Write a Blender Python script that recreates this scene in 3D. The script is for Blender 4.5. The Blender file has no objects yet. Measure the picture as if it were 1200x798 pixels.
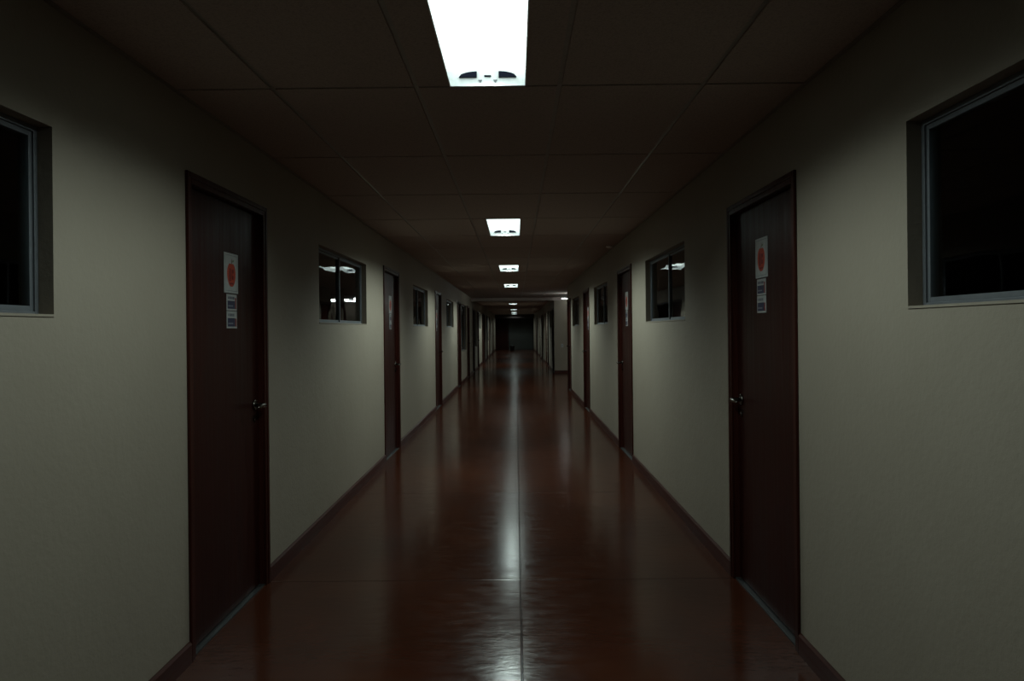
import bpy, bmesh, math, random
from mathutils import Vector, Matrix
random.seed(4)
S = bpy.context.scene
C = S.collection

# ------------------------------------------------------------ dimensions (metres)
XL, XR = -1.444, 1.245          # faces of the corridor walls
YB, YE = -4.41, 53.4            # wall behind the photographer, end wall
ZC = 2.475                      # suspended ceiling
EYE = 1.445
T = 0.16                        # wall thickness
ROOM = 3.2                      # depth of the rooms behind the windows
ROW0, ROWS = 3.18, 1.265        # ceiling tile rows
COLS = [XL, -1.023, -0.413, 0.195, 0.805, XR]
LX0, LX1 = -0.270, 0.053        # aperture of the ceiling lights
LOB0, LOB1, LOBX = 18.12, 24.45, 4.6   # side lobby on the right

# ------------------------------------------------------------ materials
def nodes(name):
    m = bpy.data.materials.new(name); m.use_nodes = True
    nt = m.node_tree
    return m, nt, nt.nodes['Principled BSDF']

def N(nt, kind, **kw):
    n = nt.nodes.new(kind)
    for k, v in kw.items():
        if k in n.inputs: n.inputs[k].default_value = v
        else: setattr(n, k, v)
    return n

def coords(nt, scale=(1, 1, 1)):
    tc = N(nt, 'ShaderNodeTexCoord'); mp = N(nt, 'ShaderNodeMapping')
    mp.inputs['Scale'].default_value = scale
    nt.links.new(tc.outputs['Object'], mp.inputs['Vector'])
    return mp.outputs['Vector']

def ramp(nt, fac, stops):
    r = N(nt, 'ShaderNodeValToRGB')
    el = r.color_ramp.elements
    while len(el) < len(stops): el.new(0.5)
    for e, (p, c) in zip(el, stops): e.position = p; e.color = (*c, 1)
    nt.links.new(fac, r.inputs['Fac'])
    return r.outputs['Color']

def rangeval(nt, fac, a, b, c, d):
    r = N(nt, 'ShaderNodeMapRange')
    for k, v in zip(('From Min', 'From Max', 'To Min', 'To Max'), (a, b, c, d)): r.inputs[k].default_value = v
    nt.links.new(fac, r.inputs['Value'])
    return r.outputs['Result']

def bump(nt, bs, h, strength, dist):
    b = N(nt, 'ShaderNodeBump', Strength=strength, Distance=dist)
    nt.links.new(h, b.inputs['Height']); nt.links.new(b.outputs['Normal'], bs.inputs['Normal'])
    return b

def plain(name, col, rough=0.5, metal=0.0, spec=0.5):
    m, nt, bs = nodes(name)
    v = coords(nt, (30, 30, 30))
    n = N(nt, 'ShaderNodeTexNoise', Scale=1.0, Detail=3.0); nt.links.new(v, n.inputs['Vector'])
    c = ramp(nt, n.outputs['Fac'], [(0.3, tuple(x * 0.9 for x in col)), (0.7, tuple(min(1, x * 1.06) for x in col))])
    nt.links.new(c, bs.inputs['Base Color'])
    bs.inputs['Roughness'].default_value = rough; bs.inputs['Metallic'].default_value = metal
    bs.inputs['Specular IOR Level'].default_value = spec
    return m

def mat_wall():
    m, nt, bs = nodes('cream_wall_paint')
    v = coords(nt)
    n1 = N(nt, 'ShaderNodeTexNoise', Scale=0.8, Detail=5.0, Roughness=0.6); nt.links.new(v, n1.inputs['Vector'])
    c = ramp(nt, n1.outputs['Fac'], [(0.3, (0.290, 0.249, 0.197)), (0.7, (0.322, 0.279, 0.224))])
    nt.links.new(c, bs.inputs['Base Color'])
    bs.inputs['Roughness'].default_value = 0.62; bs.inputs['Specular IOR Level'].default_value = 0.25
    n2 = N(nt, 'ShaderNodeTexNoise', Scale=42.0, Detail=4.0, Roughness=0.65); nt.links.new(v, n2.inputs['Vector'])
    n3 = N(nt, 'ShaderNodeTexNoise', Scale=9.0, Detail=2.0); nt.links.new(v, n3.inputs['Vector'])
    a = N(nt, 'ShaderNodeMath', operation='ADD')
    nt.links.new(n2.outputs['Fac'], a.inputs[0]); nt.links.new(n3.outputs['Fac'], a.inputs[1])
    bump(nt, bs, a.outputs[0], 0.32, 0.006)
    return m

def mat_floor():
    m, nt, bs = nodes('red_polished_floor')
    v = coords(nt)
    n1 = N(nt, 'ShaderNodeTexNoise', Scale=0.9, Detail=7.0, Roughness=0.65); nt.links.new(v, n1.inputs['Vector'])
    c = ramp(nt, n1.outputs['Fac'], [(0.28, (0.037, 0.0112, 0.0060)), (0.5, (0.056, 0.0165, 0.0083)), (0.75, (0.082, 0.0250, 0.012))])
    # cross-brushed wax marks
    vs = coords(nt, (3.2, 8, 1))
    n2 = N(nt, 'ShaderNodeTexNoise', Scale=2.2, Detail=6.0, Roughness=0.6); nt.links.new(vs, n2.inputs['Vector'])
    vt = coords(nt, (26, 32, 26))
    n3 = N(nt, 'ShaderNodeTexNoise', Scale=1.0, Detail=4.0); nt.links.new(vt, n3.inputs['Vector'])
    # joints: one down the middle, one across every 2.3 m
    sep = N(nt, 'ShaderNodeSeparateXYZ'); nt.links.new(coords(nt), sep.inputs[0])
    def M(op, a, b=None):
        n = N(nt, 'ShaderNodeMath', operation=op)
        for i, x in enumerate((a, b)):
            if x is None: continue
            if isinstance(x, (int, float)): n.inputs[i].default_value = x
            else: nt.links.new(x, n.inputs[i])
        return n.outputs[0]
    dx = M('ABSOLUTE', M('SUBTRACT', sep.outputs['X'], 0.012))
    dy = M('PINGPONG', M('SUBTRACT', sep.outputs['Y'], 2.02), 1.155)
    d = M('MINIMUM', dx, dy)
    joint = rangeval(nt, d, 0.002, 0.006, 0.0, 1.0)
    mx = N(nt, 'ShaderNodeMix', data_type='RGBA')
    nt.links.new(joint, mx.inputs['Factor']); mx.inputs[6].default_value = (0.02, 0.008, 0.006, 1)
    nt.links.new(c, mx.inputs[7]); nt.links.new(mx.outputs[2], bs.inputs['Base Color'])
    nt.links.new(rangeval(nt, n2.outputs['Fac'], 0.3, 0.7, 0.12, 0.21), bs.inputs['Roughness'])
    bs.inputs['Specular IOR Level'].default_value = 0.11
    h = M('ADD', M('ADD', M('MULTIPLY', n2.outputs['Fac'], 0.8), M('MULTIPLY', n3.outputs['Fac'], 0.34)), M('MULTIPLY', joint, 1.0))
    bump(nt, bs, h, 0.28, 0.004)
    return m

def mat_ceiling():
    m, nt, bs = nodes('speckled_ceiling_tile')
    v = coords(nt)
    n1 = N(nt, 'ShaderNodeTexNoise', Scale=140.0, Detail=2.0); nt.links.new(v, n1.inputs['Vector'])
    c = ramp(nt, n1.outputs['Fac'], [(0.36, (0.40, 0.335, 0.305)), (0.5, (0.47, 0.395, 0.36)), (0.7, (0.49, 0.415, 0.38))])
    nt.links.new(c, bs.inputs['Base Color'])
    bs.inputs['Roughness'].default_value = 0.85; bs.inputs['Specular IOR Level'].default_value = 0.2
    bump(nt, bs, n1.outputs['Fac'], 0.4, 0.003)
    return m

def mat_wood(name, a, b, rough=0.36, axis='Z', spec=0.3):
    m, nt, bs = nodes(name)
    v = coords(nt, (14, 14, 0.7) if axis == 'Z' else (14, 0.7, 14))
    n1 = N(nt, 'ShaderNodeTexNoise', Scale=2.0, Detail=4.0, Roughness=0.55, Distortion=0.6); nt.links.new(v, n1.inputs['Vector'])
    c = ramp(nt, n1.outputs['Fac'], [(0.3, a), (0.72, b)])
    nt.links.new(c, bs.inputs['Base Color'])
    nt.links.new(rangeval(nt, n1.outputs['Fac'], 0.3, 0.7, rough - 0.06, rough + 0.10), bs.inputs['Roughness'])
    bs.inputs['Specular IOR Level'].default_value = spec
    bump(nt, bs, n1.outputs['Fac'], 0.25, 0.002)
    return m

def mat_glass():
    m = bpy.data.materials.new('window_glass'); m.use_nodes = True
    nt = m.node_tree; nt.nodes.clear()
    out = N(nt, 'ShaderNodeOutputMaterial'); mix = N(nt, 'ShaderNodeMixShader')
    tr = N(nt, 'ShaderNodeBsdfTransparent'); tr.inputs['Color'].default_value = (0.80, 0.86, 0.88, 1)
    gl = N(nt, 'ShaderNodeBsdfGlossy'); gl.inputs['Roughness'].default_value = 0.015
    fr = N(nt, 'ShaderNodeFresnel', IOR=1.58)
    v = coords(nt, (1, 1, 1)); n = N(nt, 'ShaderNodeTexNoise', Scale=2.3, Detail=1.0)
    nt.links.new(v, n.inputs['Vector'])
    b = N(nt, 'ShaderNodeBump', Strength=0.25, Distance=0.01)
    nt.links.new(n.outputs['Fac'], b.inputs['Height']); nt.links.new(b.outputs['Normal'], gl.inputs['Normal'])
    nt.links.new(fr.outputs[0], mix.inputs[0]); nt.links.new(tr.outputs[0], mix.inputs[1]); nt.links.new(gl.outputs[0], mix.inputs[2])
    nt.links.new(mix.outputs[0], out.inputs['Surface'])
    return m

def mat_emit(name, col, strength):
    m = bpy.data.materials.new(name); m.use_nodes = True
    nt = m.node_tree; nt.nodes.clear()
    out = N(nt, 'ShaderNodeOutputMaterial'); em = N(nt, 'ShaderNodeEmission')
    em.inputs['Color'].default_value = (*col, 1); em.inputs['Strength'].default_value = strength
    nt.links.new(em.outputs[0], out.inputs['Surface'])
    return m

WALL = mat_wall(); FLOOR = mat_floor(); CEIL = mat_ceiling()
WOOD = mat_wood('dark_mahogany_door', (0.018, 0.0036, 0.0026), (0.036, 0.0066, 0.0044), 0.36, 'Z', 0.16)
CASE = mat_wood('dark_mahogany_casing', (0.026, 0.006, 0.004), (0.048, 0.011, 0.007), 0.34, 'Z', 0.2)
BASE = mat_wood('dark_red_baseboard', (0.038, 0.010, 0.008), (0.065, 0.017, 0.012), 0.4, 'Y')
ALU = plain('brushed_aluminium', (0.15, 0.16, 0.175), 0.5, 0.4)
STEEL = plain('satin_steel', (0.20, 0.18, 0.16), 0.25, 1.0)
DULL = plain('dull_metal', (0.06, 0.06, 0.06), 0.5, 0.5)
TBAR = plain('ceiling_grid_metal', (0.34, 0.32, 0.29), 0.38, 0.35)
GLASS = mat_glass()
HOUSE = plain('white_enamel', (0.86, 0.88, 0.88), 0.35)
NAVY = plain('dark_plastic', (0.003, 0.004, 0.014), 0.6, 0, 0.1)
BLACK = plain('black_rubber', (0.012, 0.012, 0.012), 0.6)
LAMP = mat_emit('lamp_diffuser', (0.82, 1.0, 0.95), 2.7)
TUBE = mat_emit('lobby_tube', (0.90, 1.0, 0.98), 12.0)
ROOMW = plain('dim_room_paint', (0.60, 0.60, 0.56), 0.8)
ROOMF = plain('dim_room_floor', (0.10, 0.08, 0.07), 0.6)
PAPER = plain('white_paper', (0.42, 0.43, 0.42), 0.5)
RED = plain('red_print', (0.50, 0.055, 0.022), 0.5)
DRED = plain('dark_red_print', (0.20, 0.015, 0.012), 0.5)
GREEN = plain('green_print', (0.10, 0.20, 0.06), 0.5)
INK = plain('navy_print', (0.03, 0.035, 0.08), 0.5)
GREY = plain('grey_print', (0.20, 0.21, 0.24), 0.5)
PANEL = plain('grey_partition_panel', (0.045, 0.048, 0.042), 0.55)  # grey darkened: the gloom of the unlit far end is in the colour
ENDWALL = plain('shade_darkened_wood', (0.020, 0.009, 0.007), 0.7)  # wood colour lowered to carry the shade of the unlit corridor end

# ------------------------------------------------------------ mesh helpers
def box(bm, x0, x1, y0, y1, z0, z1, mi=0):
    vs = [bm.verts.new((x, y, z)) for x in (x0, x1) for y in (y0, y1) for z in (z0, z1)]
    for f in ((0, 1, 3, 2), (4, 6, 7, 5), (0, 4, 5, 1), (2, 3, 7, 6), (0, 2, 6, 4), (1, 5, 7, 3)):
        fc = bm.faces.new([vs[i] for i in f]); fc.material_index = mi
    return vs

def prism(bm, pts, axis, a, b, mi=0):
    """extrude an outline (list of 2-D points) along an axis; the other two axes take the points in order"""
    def P(p, t):
        return {'X': (t, p[0], p[1]), 'Y': (p[0], t, p[1]), 'Z': (p[0], p[1], t)}[axis]
    A = [bm.verts.new(P(p, a)) for p in pts]; B = [bm.verts.new(P(p, b)) for p in pts]
    n = len(pts)
    fs = [bm.faces.new(A), bm.faces.new(B[::-1])]
    for i in range(n): fs.append(bm.faces.new((A[i], B[i], B[(i + 1) % n], A[(i + 1) % n])))
    for f in fs: f.material_index = mi

def tube(bm, pts, radii, seg=14, mi=0):
    rings = []
    for i, p in enumerate(pts):
        p = Vector(p)
        d = (Vector(pts[min(i + 1, len(pts) - 1)]) - Vector(pts[max(i - 1, 0)])).normalized()
        up = Vector((0, 0, 1)) if abs(d.z) < 0.9 else Vector((1, 0, 0))
        a = d.cross(up).normalized(); b = d.cross(a)
        r = radii[i] if isinstance(radii, (list, tuple)) else radii
        rings.append([bm.verts.new(p + (a * math.cos(2 * math.pi * k / seg) + b * math.sin(2 * math.pi * k / seg)) * r) for k in range(seg)])
    for q in range(len(rings) - 1):
        for k in range(seg):
            f = bm.faces.new((rings[q][k], rings[q][(k + 1) % seg], rings[q + 1][(k + 1) % seg], rings[q + 1][k]))
            f.smooth = True; f.material_index = mi
    bm.faces.new(rings[0][::-1]).material_index = mi
    bm.faces.new(rings[-1]).material_index = mi

def obj(name, bm, mats, parent=None, loc=(0, 0, 0), bevel=0.0):
    bmesh.ops.recalc_face_normals(bm, faces=bm.faces)
    me = bpy.data.meshes.new(name); bm.to_mesh(me); bm.free()
    for m in (mats if isinstance(mats, (list, tuple)) else [mats]): me.materials.append(m)
    o = bpy.data.objects.new(name, me); C.objects.link(o)
    o.location = loc
    if parent: o.parent = parent
    if bevel:
        b = o.modifiers.new('soft_edge', 'BEVEL'); b.width = bevel; b.segments = 2; b.limit_method = 'ANGLE'
    return o

def empty(name, loc):
    o = bpy.data.objects.new(name, None); C.objects.link(o); o.location = loc
    o.empty_display_size = 0.1
    return o

def struct(o, label=None, cat=None):
    o['kind'] = 'structure'
    if label: o['label'] = label
    if cat: o['category'] = cat
    return o

def tag(o, label, cat, group=None):
    o['label'] = label; o['category'] = cat
    if group: o['group'] = group
    return o

# ------------------------------------------------------------ openings
DTL, DTR = 2.148, 2.128
WS, WT = 1.497, 2.092
BS = 0.86
doorsL = [(3.29, 4.32), (8.19, 9.24), (13.42, 14.48), (18.5, 19.55), (22.1, 23.15), (25.0, 26.0), (28.0, 29.0),
          (32.0, 33.0), (33.5, 34.5), (36.9, 37.9), (40.2, 41.2), (45.0, 46.0), (47.0, 48.0)]
winsL = [(0.59, 2.34, WS, WT), (5.51, 7.26, WS + 0.005, WT - 0.006), (10.57, 12.33, WS, WT), (15.62, 17.4, WS, WT),
         (19.8, 21.85, BS, 2.14), (26.15, 27.8, BS - 0.05, 2.14), (29.35, 31.2, WS - 0.02, WT), (38.2, 39.9, BS, 2.14)]
doorsR = [(3.33, 4.37), (8.05, 9.12), (12.72, 13.78), (17.0, 18.02), (24.62, 25.6), (28.7, 29.7), (30.4, 31.4),
          (35.2, 36.2), (38.3, 39.3), (43.5, 44.5), (45.3, 46.3)]
winsR = [(0.66, 2.39, WS, WT), (5.53, 7.2, WS, WT - 0.006), (10.2, 11.93, WS, WT), (14.85, 16.5, WS, WT),
         (26.3, 27.5, WS, WT), (32.6, 33.6, WS, WT)]

def wall_mesh(bm, x0, x1, y0, y1, opens):
    y = y0
    for a, b, z0, z1 in sorted(o for o in opens if o[0] >= y0 and o[1] <= y1):
        if a - y > 1e-4: box(bm, x0, x1, y, a, 0, ZC)
        box(bm, x0, x1, a, b, z1, ZC)
        if z0 > 0: box(bm, x0, x1, a, b, 0, z0)
        y = b
    box(bm, x0, x1, y, y1, 0, ZC)

opL = [(a, b, 0, DTL) for a, b in doorsL] + winsL
opR = [(a, b, 0, DTR) for a, b in doorsR] + winsR
bm = bmesh.new(); wall_mesh(bm, XL - T, XL, YB, YE, opL)
struct(obj('wall_left', bm, WALL), 'cream textured wall along the left side of the corridor', 'wall')
bm = bmesh.new(); wall_mesh(bm, XR, XR + T, YB, LOB0, opR)
wall_mesh(bm, XR, XR + T, LOB1 + T, YE, opR)
struct(obj('wall_right', bm, WALL), 'cream textured wall along the right side of the corridor', 'wall')
# side lobby
bm = bmesh.new()
box(bm, XR, LOBX, LOB1, LOB1 + T, 0, ZC)
struct(obj('wall_lobby', bm, WALL), 'cream cross wall closing the side lobby on the right', 'wall')
bm = bmesh.new()
box(bm, XR + T, LOBX, LOB0 - T, LOB0, 0, ZC); box(bm, LOBX, LOBX + T, LOB0 - T, LOB1 + T, 0, ZC)
struct(obj('wall_lobby_side', bm, WALL))
bm = bmesh.new(); box(bm, XL - T, XR + T, YB - T, YB, 0, ZC)
struct(obj('wall_back', bm, WALL))
bm = bmesh.new(); box(bm, XL - T, XR + T, YE, YE + T, 0, ZC)
struct(obj('wall_end', bm, ENDWALL), 'dark end wall of the corridor', 'wall')

# floor
bm = bmesh.new(); box(bm, XL - T, XR + T, YB - T, YE + T, -0.1, 0)
box(bm, XR + T, LOBX + T, LOB0 - T, LOB1 + T, -0.1, 0)
struct(obj('floor', bm, FLOOR), 'dark red polished floor with a joint down the middle', 'floor')

# ceiling: lay-in tiles with the light openings left free, one mesh
SPOT_W = 35.0
GLOW = [0.52, 1.0, 1.0, 1.0, 1.25, 0.8, 0.6, 0.35]    # per-lamp power: nearest lowered to imitate vignetting, last ones to darken the far end
lit_rows = [-1, 3, 7, 11, 22 - 1, 29 - 1, 34 - 1, 38 - 1]      # row index k of the cell between rows k and k+1
rows = range(-6, 40)
bm = bmesh.new(); g = 0.0105
for k in rows:
    y0 = ROW0 + ROWS * k; y1 = y0 + ROWS
    y1 = min(y1, YE)
    if y1 - y0 < 0.05: continue
    for c in range(5):
        x0, x1 = COLS[c], COLS[c + 1]
        a0 = x0 + (g if c else 0); a1 = x1 - (g if c < 4 else 0)
        if k in lit_rows and c == 2:
            box(bm, a0, LX0, y0 + g, y1 - g, ZC, ZC + 0.015)
            box(bm, LX1, a1, y0 + g, y1 - g, ZC, ZC + 0.015)
        else:
            box(bm, a0, a1, y0 + g, y1 - g, ZC, ZC + 0.015)
x = XR
while x < LOBX - 0.05:
    for k in range(11, 17):
        y0 = max(ROW0 + ROWS * k, LOB0); y1 = min(ROW0 + ROWS * (k + 1), LOB1)
        if y1 - y0 > 0.05: box(bm, x, min(x + 0.61, LOBX) - g, y0 + g, y1 - g, ZC, ZC + 0.015)
    x += 0.61
struct(obj('ceiling', bm, CEIL, bevel=0.0), 'suspended ceiling of dull speckled tiles', 'ceiling')
# plenum above the tiles, so that no light leaks
bm = bmesh.new(); box(bm, XL - T, LOBX + T, YB - T, YE + T, ZC + 0.35, ZC + 0.4)
box(bm, XL - T, XL, YB - T, YE + T, ZC, ZC + 0.35)
box(bm, XR, XR + T, YB - T, LOB0, ZC, ZC + 0.35); box(bm, XR, XR + T, LOB1, YE + T, ZC, ZC + 0.35)
struct(obj('ceiling_slab', bm, ROOMW))
# grid bars
bm = bmesh.new(); w = 0.0105; dz = 0.0015
for c in range(1, 5):
    for k in rows:
        y0 = ROW0 + ROWS * k; y1 = min(y0 + ROWS, YE)
        if y1 - y0 > 0.05: box(bm, COLS[c] - w, COLS[c] + w, y0 + w, y1 - w, ZC + 0.006, ZC + 0.02)
for k in rows:
    y0 = ROW0 + ROWS * k
    box(bm, XL, XR, y0 - w, y0 + w, ZC + 0.005, ZC + 0.022)
struct(obj('trim_1', bm, TBAR), 'thin metal grid bars between the ceiling tiles', 'ceiling grid')
# edge angle along both walls
bm = bmesh.new()
box(bm, XL, XL + 0.02, YB, YE, ZC - 0.004, ZC - 0.0016)
box(bm, XR - 0.02, XR, YB, LOB0, ZC - 0.004, ZC - 0.0016); box(bm, XR - 0.02, XR, LOB1, YE, ZC - 0.004, ZC - 0.0016)
struct(obj('trim_2', bm, TBAR))
# soffit beams
bm = bmesh.new(); box(bm, XL, LOBX, LOB1 - 0.02, LOB1 + 0.28, ZC - 0.105, ZC - 0.0045)
bmesh.ops.delete(bm, geom=bm.verts[:], context='VERTS')
box(bm, XL, XR, LOB1 - 0.02, LOB1 + 0.28, ZC - 0.105, ZC - 0.0045)
box(bm, XR, LOBX, LOB1 - 0.02, LOB1, ZC - 0.105, ZC - 0.0045)
struct(obj('trim_3', bm, CEIL), 'shallow plastered beam across the ceiling by the lobby', 'beam')
bm = bmesh.new(); box(bm, XL, XR, 51.6, 52.2, ZC - 0.26, ZC - 0.0045)
struct(obj('trim_4', bm, ENDWALL))  # far soffit takes the darkened wood, so its shade is painted in

# baseboards
def baseboard(name, xa, xb, y0, y1, doors, extra=None):
    bm = bmesh.new(); y = y0
    prof = [(xa, 0), (xb, 0), (xb, 0.082), (xb + (xa - xb) * 0.5, 0.092), (xa, 0.092)]
    segs = []
    for a, b in sorted(d for d in doors if y0 <= d[0] and d[1] <= y1):
        segs.append((y, a - 0.012)); y = b + 0.012
    segs.append((y, y1))
    for a, b in segs:
        if b - a > 0.02: prism(bm, prof, 'Y', a, b)
    if extra: extra(bm)
    return struct(obj(name, bm, BASE), None, None)
baseboard('baseboard_left', XL, XL + 0.014, YB, YE, doorsL)
baseboard('baseboard_right', XR, XR - 0.014, YB, LOB0, doorsR)
baseboard('baseboard_right_far', XR, XR - 0.014, LOB1 - 0.014, YE, doorsR)
bm = bmesh.new(); box(bm, XR - 0.01, LOBX, LOB1 - 0.014, LOB1, 0, 0.092)
struct(obj('baseboard_lobby', bm, BASE))

# ------------------------------------------------------------ doors
# door built in local space: x = 0 on the wall face, +x into the corridor, y along the wall, z up
def make_door(n, side, y0, y1, top, with_handle=True):
    s = 1 if side == 'L' else -1
    X = XL if side == 'L' else XR
    r = empty('door_%d' % n, (X, (y0 + y1) / 2, 0))
    W = (y1 - y0) / 2
    cw, jw = 0.040, 0.022
    # casing: two stepped mouldings, projecting a little from the wall; jamb behind
    bm = bmesh.new()
    def frame(o, i, xa, xb):          # o = outer half width, i = inner half width
        t = W - o; ti = W - i
        box(bm, s * xa, s * xb, -o, -i, 0, top - t)
        box(bm, s * xa, s * xb, i, o, 0, top - t)
        box(bm, s * xa, s * xb, -i, i, top - ti, top - t)
    frame(W + 0.010, W - 0.014, 0.0005, 0.014)
    frame(W - 0.0141, W - cw, -0.002, 0.009)
    f1 = obj('door_casing', bm, CASE, r, bevel=0.003)
    bm = bmesh.new(); frame(W - 0.001, W - cw, -T + 0.002, -0.0025); frame(W - cw - 0.0002, W - cw - jw + 0.008, -0.12, -0.078)
    obj('door_jamb', bm, CASE, r)
    # leaf
    bm = bmesh.new(); lw = W - cw - 0.003
    box(bm, s * -0.030, s * -0.072, -lw, lw, 0.014, top - cw - 0.003)
    leaf = obj('door_leaf', bm, WOOD, r, bevel=0.0015)
    bm = bmesh.new(); box(bm, s * -0.002, s * -0.11, -W + cw, W - cw, 0.0005, 0.007)
    obj('threshold', bm, DULL, r)
    # hinges on the near side
    bm = bmesh.new()
    for z in (0.25, 1.05, 1.85): tube(bm, [(s * -0.024, -lw - 0.001, z - 0.045), (s * -0.024, -lw - 0.001, z + 0.045)], 0.006, 8)
    obj('hinge', bm, STEEL, leaf)
    if with_handle:
        bm = bmesh.new(); hy = lw - 0.065; hz = 1.035
        tube(bm, [(s * -0.030, hy, hz), (s * -0.022, hy, hz), (s * -0.020, hy, hz)], [0.031, 0.031, 0.026], 20)
        tube(bm, [(s * -0.021, hy, hz), (s * 0.012, hy, hz), (s * 0.028, hy - 0.004, hz), (s * 0.034, hy - 0.020, hz),
                  (s * 0.034, hy - 0.06, hz + 0.001), (s * 0.032, hy - 0.110, hz - 0.004), (s * 0.030, hy - 0.118, hz - 0.005)],
             [0.011, 0.011, 0.0125, 0.0125, 0.0105, 0.009, 0.004], 12)
        tube(bm, [(s * -0.030, hy, hz - 0.085), (s * -0.024, hy, hz - 0.085)], [0.014, 0.012], 14)
        h = obj('lever_handle', bm, STEEL, leaf); h['label'] = 'satin steel lever handle'
    struct(r, 'dark reddish brown wooden door %s' % ORD[(side, n)], 'door')
    return r
ORD = {}
words = ['nearest', 'second', 'third', 'fourth', 'fifth', 'sixth', 'seventh', 'eighth', 'ninth', 'tenth', 'eleventh', 'twelfth', 'thirteenth']
n = 0
for i, (a, b) in enumerate(doorsL):
    n += 1; ORD[('L', n)] = '%s in the left wall' % words[i]
    make_door(n, 'L', a, b, DTL)
for i, (a, b) in enumerate(doorsR):
    n += 1; ORD[('R', n)] = '%s in the right wall' % words[i]
    make_door(n, 'R', a, b, DTR)
NDOOR = n

# ------------------------------------------------------------ windows
def make_window(n, side, y0, y1, z0, z1, tilt=(0, 0), label=''):
    s = 1 if side == 'L' else -1
    X = XL if side == 'L' else XR
    W = (y1 - y0) / 2 - 0.001; H0, H1 = z0 + 0.001, z1 - 0.001
    r = empty('window_%d' % n, (X, (y0 + y1) / 2, 0))
    # fixed frame with two tracks
    bm = bmesh.new(); xa, xb = -0.046, -0.108; fw = 0.018
    def fr(w_, za, zb, t, x0, x1):
        box(bm, s * x0, s * x1, -w_, -w_ + t, za, zb); box(bm, s * x0, s * x1, w_ - t, w_, za, zb)
        box(bm, s * x0, s * x1, -w_ + t, w_ - t, za, za + t); box(bm, s * x0, s * x1, -w_ + t, w_ - t, zb - t, zb)
    fr(W, H0, H1, fw, xa, xb)
    fr(W - fw, H0 + fw, H1 - fw, 0.008, xa - 0.0285, xa - 0.036)
    obj('window_frame', bm, ALU, r, bevel=0.0015)
    bm = bmesh.new(); box(bm, s * 0.004, s * -0.0455, -W, W, H0, H0 + 0.008)
    obj('window_sill', bm, WALL, r)
    iw = W - fw; zz0, zz1 = H0 + fw, H1 - fw
    for q, (ya, yb, xo) in enumerate(((-iw, 0.010, -0.068), (-0.010, iw, -0.057))):
        bm = bmesh.new(); t = 0.016
        x0, x1 = xo - 0.005, xo + 0.005
        box(bm, s * x0, s * x1, ya, ya + t, zz0, zz1); box(bm, s * x0, s * x1, yb - t, yb, zz0, zz1)
        box(bm, s * x0, s * x1, ya + t, yb - t, zz0, zz0 + t); box(bm, s * x0, s * x1, ya + t, yb - t, zz1 - t, zz1)
        sash = obj('sash', bm, ALU, r, bevel=0.001)
        bm = bmesh.new(); cy = (ya + yb) / 2; hw = (yb - ya) / 2 - t
        box(bm, -0.002, 0.002, -hw, hw, zz0 + t, zz1 - t)
        g_ = obj('pane', bm, GLASS, sash, loc=(s * xo, cy, 0)); g_.rotation_euler.z = math.radians(tilt[q])
    struct(r, label, 'window')
    return r
n = 0
for i, (a, b, z0, z1) in enumerate(winsL):
    n += 1
    make_window(n, 'L', a, b, z0, z1, (0.45, -0.2) if i == 1 else (0, 0), 'aluminium sliding window %s in the left wall' % words[i])
for i, (a, b, z0, z1) in enumerate(winsR):
    n += 1
    make_window(n, 'R', a, b, z0, z1, (0, 0), 'aluminium sliding window %s in the right wall' % words[i])

# dark rooms behind the windows
def rooms(side, opens, cuts, y0, y1, names):
    s = -1 if side == 'L' else 1
    xa = (XL - T) if side == 'L' else (XR + T)
    xb = xa + s * ROOM
    lo, hi = min(xa, xb), max(xa, xb)
    bm = bmesh.new()
    box(bm, min(xb, xb + s * 0.1), max(xb, xb + s * 0.1), y0, y1, 0, 2.9)
    for c in cuts: box(bm, lo, hi, c - 0.05, c + 0.05, 0, 2.9)
    struct(obj('wall_room_' + names, bm, ROOMW))
    bm = bmesh.new(); box(bm, lo, hi, y0, y1, -0.1, 0)
    struct(obj('floor_room_' + names, bm, ROOMF))
    bm = bmesh.new(); box(bm, lo, hi, y0, y1, 2.9, 3.0)
    struct(obj('ceiling_room_' + names, bm, ROOMW))
rooms('L', winsL, [YB + 0.05, 4.9, 15.0, 19.65, 24.5, 31.8, 36.0, YE - 0.05], YB, YE, 'left')
rooms('R', winsR, [YB + 0.05, 4.9, 9.7, 14.3, LOB0 - T - 0.06], YB, LOB0 - T, 'right')
rooms('R', winsR, [LOB1 + T + 0.06, 30.0, 35.0, YE - 0.05], LOB1 + T, YE, 'right_far')

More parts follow.
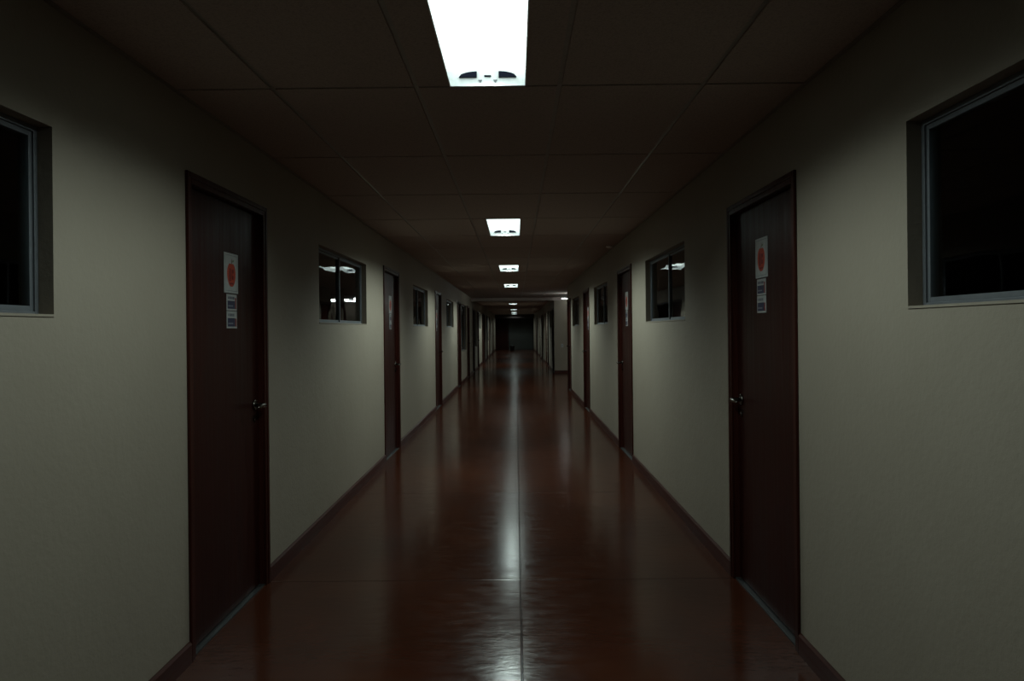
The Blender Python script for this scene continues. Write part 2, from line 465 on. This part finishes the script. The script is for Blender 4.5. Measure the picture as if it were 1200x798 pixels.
# ------------------------------------------------------------ ceiling lights
def ceiling_light_mesh():
    """parts of one recessed light, local origin at the middle of its far end on the ceiling plane"""
    r = empty('ceiling_light', (0, 0, 0))
    hw = (LX1 - LX0) / 2; L = ROWS - 0.03; D = 0.065; t = 0.004
    bm = bmesh.new()
    box(bm, -hw, -hw + t, -L, 0, 0.0005, D); box(bm, hw - t, hw, -L, 0, 0.0005, D)
    box(bm, -hw + t, hw - t, -t, 0, 0.0005, D); box(bm, -hw + t, hw - t, -L, -L + t, 0.0005, D)
    box(bm, -hw, hw, -L, 0, D + 0.004, D + 0.006)
    obj('housing', bm, HOUSE, r)
    bm = bmesh.new()
    box(bm, -hw - 0.0005, -hw + 0.005, -L, 0, -0.0035, 0); box(bm, hw - 0.005, hw + 0.0005, -L, 0, -0.0035, 0)
    box(bm, -hw + 0.005, hw - 0.005, -0.006, 0, -0.0035, 0); box(bm, -hw + 0.005, hw - 0.005, -L, -L + 0.006, -0.0035, 0)
    obj('trim_rim', bm, HOUSE, r)
    bm = bmesh.new(); box(bm, -hw + t, hw - t, -L + t, -t, D - 0.001, D + 0.003)
    obj('diffuser', bm, LAMP, r)
    for sx in (-1, 1):
        bm = bmesh.new(); pts = []
        a, b = 0.046, 0.121           # inner and outer reach of the half-moon
        for k in range(9):
            u = k / 8; pts.append((sx * (a + (b - a) * u), 0.0315 + 0.0235 * math.sqrt(max(0, 1 - u ** 1.8))))
        pts = [(sx * a, 0.0315)] + pts
        pts = [p for i, p in enumerate(pts) if i == 0 or (abs(p[0] - pts[i - 1][0]) + abs(p[1] - pts[i - 1][1])) > 1e-5]
        prism(bm, pts, 'Y', -t - 0.012, -t - 0.0002)
        obj('lampholder', bm, NAVY, r)
        bm = bmesh.new(); prism(bm, [(sx * 0.024, 0.021), (sx * 0.040, 0.021), (sx * 0.032, 0.010)], 'Y', -t - 0.006, -t - 0.0002)
        obj('clip', bm, ALU, r)
    for q in (-0.9, -0.5, -0.1):                # the tubes behind the diffuser throw their light down, shielded to the sides
        ld = bpy.data.lights.new('tube_glow', 'SPOT'); ld.energy = SPOT_W; ld.color = (0.82, 1.0, 0.94)
        ld.spot_size = math.radians(155); ld.spot_blend = 0.48; ld.shadow_soft_size = 0.02
        lo = bpy.data.objects.new('tube_glow', ld); C.objects.link(lo); lo.parent = r
        lo.location = (0, L * q - 0.015, D - 0.03)
    bm = bmesh.new(); box(bm, -0.014, 0.014, -t - 0.006, -t - 0.0002, 0.035, 0.040)
    obj('latch', bm, NAVY, r)
    return r
def dup(root, loc):
    r = root.copy(); C.objects.link(r); r.location = loc
    for ch in list(root.children):
        c = ch.copy(); C.objects.link(c); c.parent = r
    return r
proto = ceiling_light_mesh()
llab = ['bright white recessed ceiling light nearest the camera, cut by the top edge',
        'second bright recessed ceiling light from the camera, whole panel showing with two dark ends',
        'third bright recessed ceiling light from the camera, just beyond the second one',
        'fourth bright recessed ceiling light from the camera, last before the long dark gap',
        'small distant ceiling light, first one after the dark gap',
        'small distant ceiling light, third from the end wall',
        'tiny distant ceiling light, second from the end wall',
        'tiny distant ceiling light closest to the end wall']
GL = []
cx = (LX0 + LX1) / 2
for i, k in enumerate(lit_rows):
    loc = (cx, ROW0 + ROWS * (k + 1) - 0.0125, ZC)
    if i == 0: proto.location = loc; o = proto
    else: o = dup(proto, loc)
    for ch in o.children:
        if ch.type == 'LIGHT': GL.append((ch, GLOW[i]))
    tag(o, llab[i], 'ceiling light', 'lit ceiling lights down the corridor')

for ch, e_ in GL:
    ch.data = ch.data.copy(); ch.data.energy = SPOT_W * e_

# batten light under the ceiling of the side lobby
r = empty('batten_light', (0, 0, 0)); r.location = (1.44, 24.0, ZC)
bm = bmesh.new(); box(bm, 0, 1.2, -0.04, 0.04, -0.045, -0.0005); obj('batten_body', bm, HOUSE, r, bevel=0.004)
bm = bmesh.new(); tube(bm, [(0.03, 0.0, -0.068), (1.17, 0.0, -0.068)], 0.013, 12); obj('lamp_tube', bm, TUBE, r)
for sx in (0.0, 1.17):
    bm = bmesh.new(); box(bm, sx, sx + 0.03, -0.018, 0.018, -0.086, -0.0455); obj('lampholder', bm, HOUSE, r, bevel=0.003)
tag(r, 'glowing tube light under the ceiling of the side lobby on the right', 'tube light')
# its stronger twin-tube neighbour deeper in the lobby
TUBE2 = mat_emit('lobby_twin_tube', (0.86, 1.0, 0.95), 80.0)
r = empty('twin_tube_light', (0, 0, 0)); r.location = (1.93, 21.75, ZC)
bm = bmesh.new(); box(bm, -0.24, 0.24, -0.33, 0.33, -0.05, -0.0005); obj('batten_body', bm, HOUSE, r, bevel=0.004)
for sx in (-1, 1):
    bm = bmesh.new(); tube(bm, [(sx * 0.15, -0.30, -0.09), (sx * 0.15, 0.30, -0.09)], 0.024, 12); obj('lamp_tube', bm, TUBE2, r)
for sy in (-0.33, 0.301):
    bm = bmesh.new(); box(bm, -0.20, 0.20, sy, sy + 0.029, -0.12, -0.0505); obj('lampholder', bm, HOUSE, r, bevel=0.003)
tag(r, 'twin tube light deeper inside the side lobby, round the corner on the right', 'tube light')

# ------------------------------------------------------------ notices on the doors
def place(o, side, y):
    """local u,z drawn as (y-axis, z-axis); x out of the door"""
    if side == 'L':
        o.location = (XL - 0.030, y, 0); o.rotation_euler.z = 0
    else:
        o.location = (XR + 0.030, y, 0); o.rotation_euler.z = math.pi

def poly(bm, pts, x, mi):
    f = bm.faces.new([bm.verts.new((x, p[0], p[1])) for p in pts]); f.material_index = mi

# +x out of the door; on both sides reading left to right runs towards -y*(-1) in local space
def notice_poster(w, h):
    bm = bmesh.new(); box(bm, 0.0003, 0.0033, -w / 2, w / 2, 0, h, 0)
    x = 0.0037
    # thin grey border line
    for a, b, c, d in ((-w/2+.012, w/2-.012, .010, .0125), (-w/2+.012, w/2-.012, h-.0125, h-.010),
                       (-w/2+.012, -w/2+.0145, .0125, h-.0125), (w/2-.0145, w/2-.012, .0125, h-.0125)):
        poly(bm, [(a, c), (b, c), (b, d), (a, d)], x, 4)
    # round red fruit-like figure
    pts = []
    for k in range(40):
        t = 2 * math.pi * k / 40
        rr = 1 - 0.16 * math.exp(-((t - math.pi / 2) / 0.30) ** 2) - 0.05 * math.exp(-((t - 1.5 * math.pi) / 0.3) ** 2)
        pts.append((0.058 * rr * math.cos(t) * (1.0 + 0.08 * math.sin(t)), h * 0.46 + h * 0.315 * rr * math.sin(t)))
    poly(bm, pts, x, 1)
    # stem and leaf
    poly(bm, [(-0.004, h*.72), (0.004, h*.72), (0.010, h*.85), (0.004, h*.86)], x + 0.0003, 2)
    poly(bm, [(0.006, h*.78), (0.020, h*.83), (0.036, h*.84), (0.026, h*.79)], x + 0.0003, 3)
    # darker marks within
    for a, b, c, d in ((-.030, -.008, .30, .62), (.002, .030, .34, .44), (.002, .030, .50, .60), (.002, .012, .44, .50), (-.024, .026, .22, .26)):
        poly(bm, [(a, h*c), (b, h*c), (b, h*d), (a, h*d)], x + 0.0003, 2)
    return bm
def notice_label(w, h, kind):
    bm = bmesh.new(); box(bm, 0.0003, 0.0028, -w / 2, w / 2, 0, h, 0)
    x = 0.0032
    poly(bm, [(-w*.44, h*.10), (w*.30, h*.10), (w*.30, h*.60), (-w*.44, h*.60)], x, 1)
    poly(bm, [(w*.31, h*.10), (w*.44, h*.10), (w*.44, h*(.58 if kind else .8)), (w*.31, h*(.58 if kind else .8))], x, 2)
    rnd = random.Random(kind + 3)
    y = -w * .38
    while y < w * .25:                      # unreadable lettering: short strokes
        b = rnd.uniform(.006, .016)
        poly(bm, [(y, h*.70), (y + b, h*.70), (y + b, h*.86), (y, h*.86)], x, 1); y += b + .006
    poly(bm, [(-w*.40, h*.24), (w*.10, h*.24), (w*.10, h*.32), (-w*.40, h*.32)], x + .0003, 3)
    return bm
side_word = {'L': 'left', 'R': 'right'}
def notices(side, k, yc, zt, big=0.20, first=True):
    which = ['nearest', 'second', 'third'][k]
    where = '%s door on the %s' % (which, side_word[side])
    o = obj('door_poster', notice_poster(0.185, 0.205), [PAPER, RED, DRED, GREEN, GREY]); place(o, side, yc); o.location.z = zt - 0.205
    tag(o, 'white poster with a round red figure taped to the %s' % where, 'poster', 'posters on the doors')
    o = obj('door_notice', notice_label(0.135, 0.083, 0), [PAPER, INK, DRED, GREY]); place(o, side, yc + 0.005); o.location.z = zt - 0.295
    tag(o, 'upper small paper notice under the poster on the %s' % where, 'notice', 'small notices on the doors')
    o = obj('door_notice', notice_label(0.135, 0.088, 1), [PAPER, INK, DRED, GREY]); place(o, side, yc + 0.005); o.location.z = zt - 0.387
    tag(o, 'lower small paper notice with a blue block on the %s' % where, 'notice', 'small notices on the doors')
notices('L', 0, 3.88, 1.852)
notices('R', 0, 3.89, 1.905)
notices('L', 1, 8.80, 1.85)
notices('R', 1, 8.62, 1.86)
notices('L', 2, 13.95, 1.82)
notices('R', 2, 13.25, 1.82)

# ------------------------------------------------------------ small things
bm = bmesh.new(); tube(bm, [(0, 0, -0.004), (0, 0, -0.018), (0, 0, -0.030), (0, 0, -0.034)], [0.045, 0.045, 0.028, 0.004], 20)
o = obj('smoke_detector', bm, HOUSE, loc=(XR - 0.07, 9.35, ZC)); tag(o, 'small pale round detector on the ceiling edge above the second right door', 'smoke detector')
r = empty('light_switch', (0, 0, 0)); r.location = (1.50, LOB1, 0.90)
bm = bmesh.new(); box(bm, -0.037, 0.037, -0.007, -0.0005, -0.058, 0.058); obj('switch_plate', bm, PAPER, r, bevel=0.003)
bm = bmesh.new(); box(bm, -0.012, 0.012, -0.012, -0.0072, -0.025, 0.025); obj('toggle', bm, GREY, r, bevel=0.002)
tag(r, 'small pale switch plate on the cross wall of the side lobby', 'switch')

# ------------------------------------------------------------ the far end
nd = NDOOR + 1
r = empty('door_%d' % nd, (-1.0, YE, 0))
bm = bmesh.new(); 
box(bm, -0.43, -0.38, -0.05, -0.0005, 0, 2.15); box(bm, 0.38, 0.43, -0.05, -0.0005, 0, 2.15); box(bm, -0.38, 0.38, -0.05, -0.0005, 2.10, 2.15)
obj('door_casing', bm, CASE, r)
bm = bmesh.new(); box(bm, -0.377, 0.377, -0.04, -0.002, 0.01, 2.097); lf = obj('door_leaf', bm, WOOD, r)
struct(r, 'dark wooden door in the end wall', 'door')
r = empty('glazed_partition', (0, 0, 0)); r.location = (0.36, YE, 0)
bm = bmesh.new(); w2 = 0.86
for x_ in (-w2, -0.03, w2 - 0.05): box(bm, x_, x_ + 0.05, -0.06, -0.0005, 0, 2.22)
for z_ in (0, 0.72, 2.17):
    for a_, b_ in ((-w2 + 0.05, -0.03), (0.02, w2 - 0.05)): box(bm, a_, b_, -0.06, -0.0005, z_, z_ + 0.05)
obj('partition_frame', bm, DULL, r)
for a_, b_ in ((-w2 + 0.051, -0.031), (0.021, w2 - 0.051)):
    bm = bmesh.new(); box(bm, a_, b_, -0.03, -0.001, 0.0505, 0.7195); obj('lower_panel', bm, PANEL, r)
    bm = bmesh.new(); box(bm, a_, b_, -0.03, -0.001, 0.7705, 2.1695); obj('upper_panel', bm, PANEL, r)
struct(r, 'dim grey panelled partition in the right part of the end wall', 'partition')
bm = bmesh.new()
tube(bm, [(0, 0, 0), (0, 0, 0.005), (0, 0, 0.30), (0, 0, 0.33), (0, 0, 0.34)], [0.10, 0.13, 0.16, 0.165, 0.15], 20)
tube(bm, [(0, 0, 0.3405), (0, 0, 0.37), (0, 0, 0.40)], [0.14, 0.12, 0.02], 20)
o = obj('waste_bin', bm, BLACK, loc=(-0.27, 51.0, 0)); tag(o, 'small black bin standing on the floor before the end wall', 'bin')

# ------------------------------------------------------------ world, camera
wd = bpy.data.worlds.new('night'); S.world = wd; wd.use_nodes = True
wd.node_tree.nodes['Background'].inputs['Color'].default_value = (0.02, 0.03, 0.05, 1)
wd.node_tree.nodes['Background'].inputs['Strength'].default_value = 0.02

cam = bpy.data.cameras.new('camera'); co = bpy.data.objects.new('camera', cam); C.objects.link(co); S.camera = co
F, PI_, YA, RO, SY = 880.0, -0.0005, -0.0053, 0.0100, -13.54
cam.sensor_fit = 'HORIZONTAL'; cam.sensor_width = 36.0; cam.lens = F / 1200 * 36.0
cam.shift_y = SY / 1200.0
cam.clip_start = 0.05; cam.clip_end = 200
cyw, syw = math.cos(YA), math.sin(YA); cpi, spi = math.cos(PI_), math.sin(PI_); cro, sro = math.cos(RO), math.sin(RO)
Rz = Matrix(((cyw, -syw, 0), (syw, cyw, 0), (0, 0, 1)))
Rx = Matrix(((1, 0, 0), (0, cpi, -spi), (0, spi, cpi)))
Rr = Matrix(((cro, 0, -sro), (0, 1, 0), (sro, 0, cro)))
Rm = Rr @ Rx @ Rz                                   # world -> (right, forward, up)
rows3 = [Rm[0], Rm[2], -Rm[1]]                      # camera axes x, y, z in world
M4 = Matrix.Identity(4)
for c_ in range(3):
    for r_ in range(3): M4[r_][c_] = rows3[c_][r_]
M4.translation = Vector((0, 0, EYE))
co.matrix_world = M4

S.view_settings.view_transform = 'Standard'; S.view_settings.look = 'None'
S.view_settings.exposure = 0.0; S.view_settings.gamma = 1.0; S.view_settings.use_curve_mapping = False
S.cycles.use_denoising = True
S.cycles.max_bounces = 8; S.cycles.diffuse_bounces = 5; S.cycles.glossy_bounces = 5; S.cycles.transparent_max_bounces = 16
S.cycles.sample_clamp_indirect = 4.0; S.cycles.caustics_reflective = False; S.cycles.caustics_refractive = False
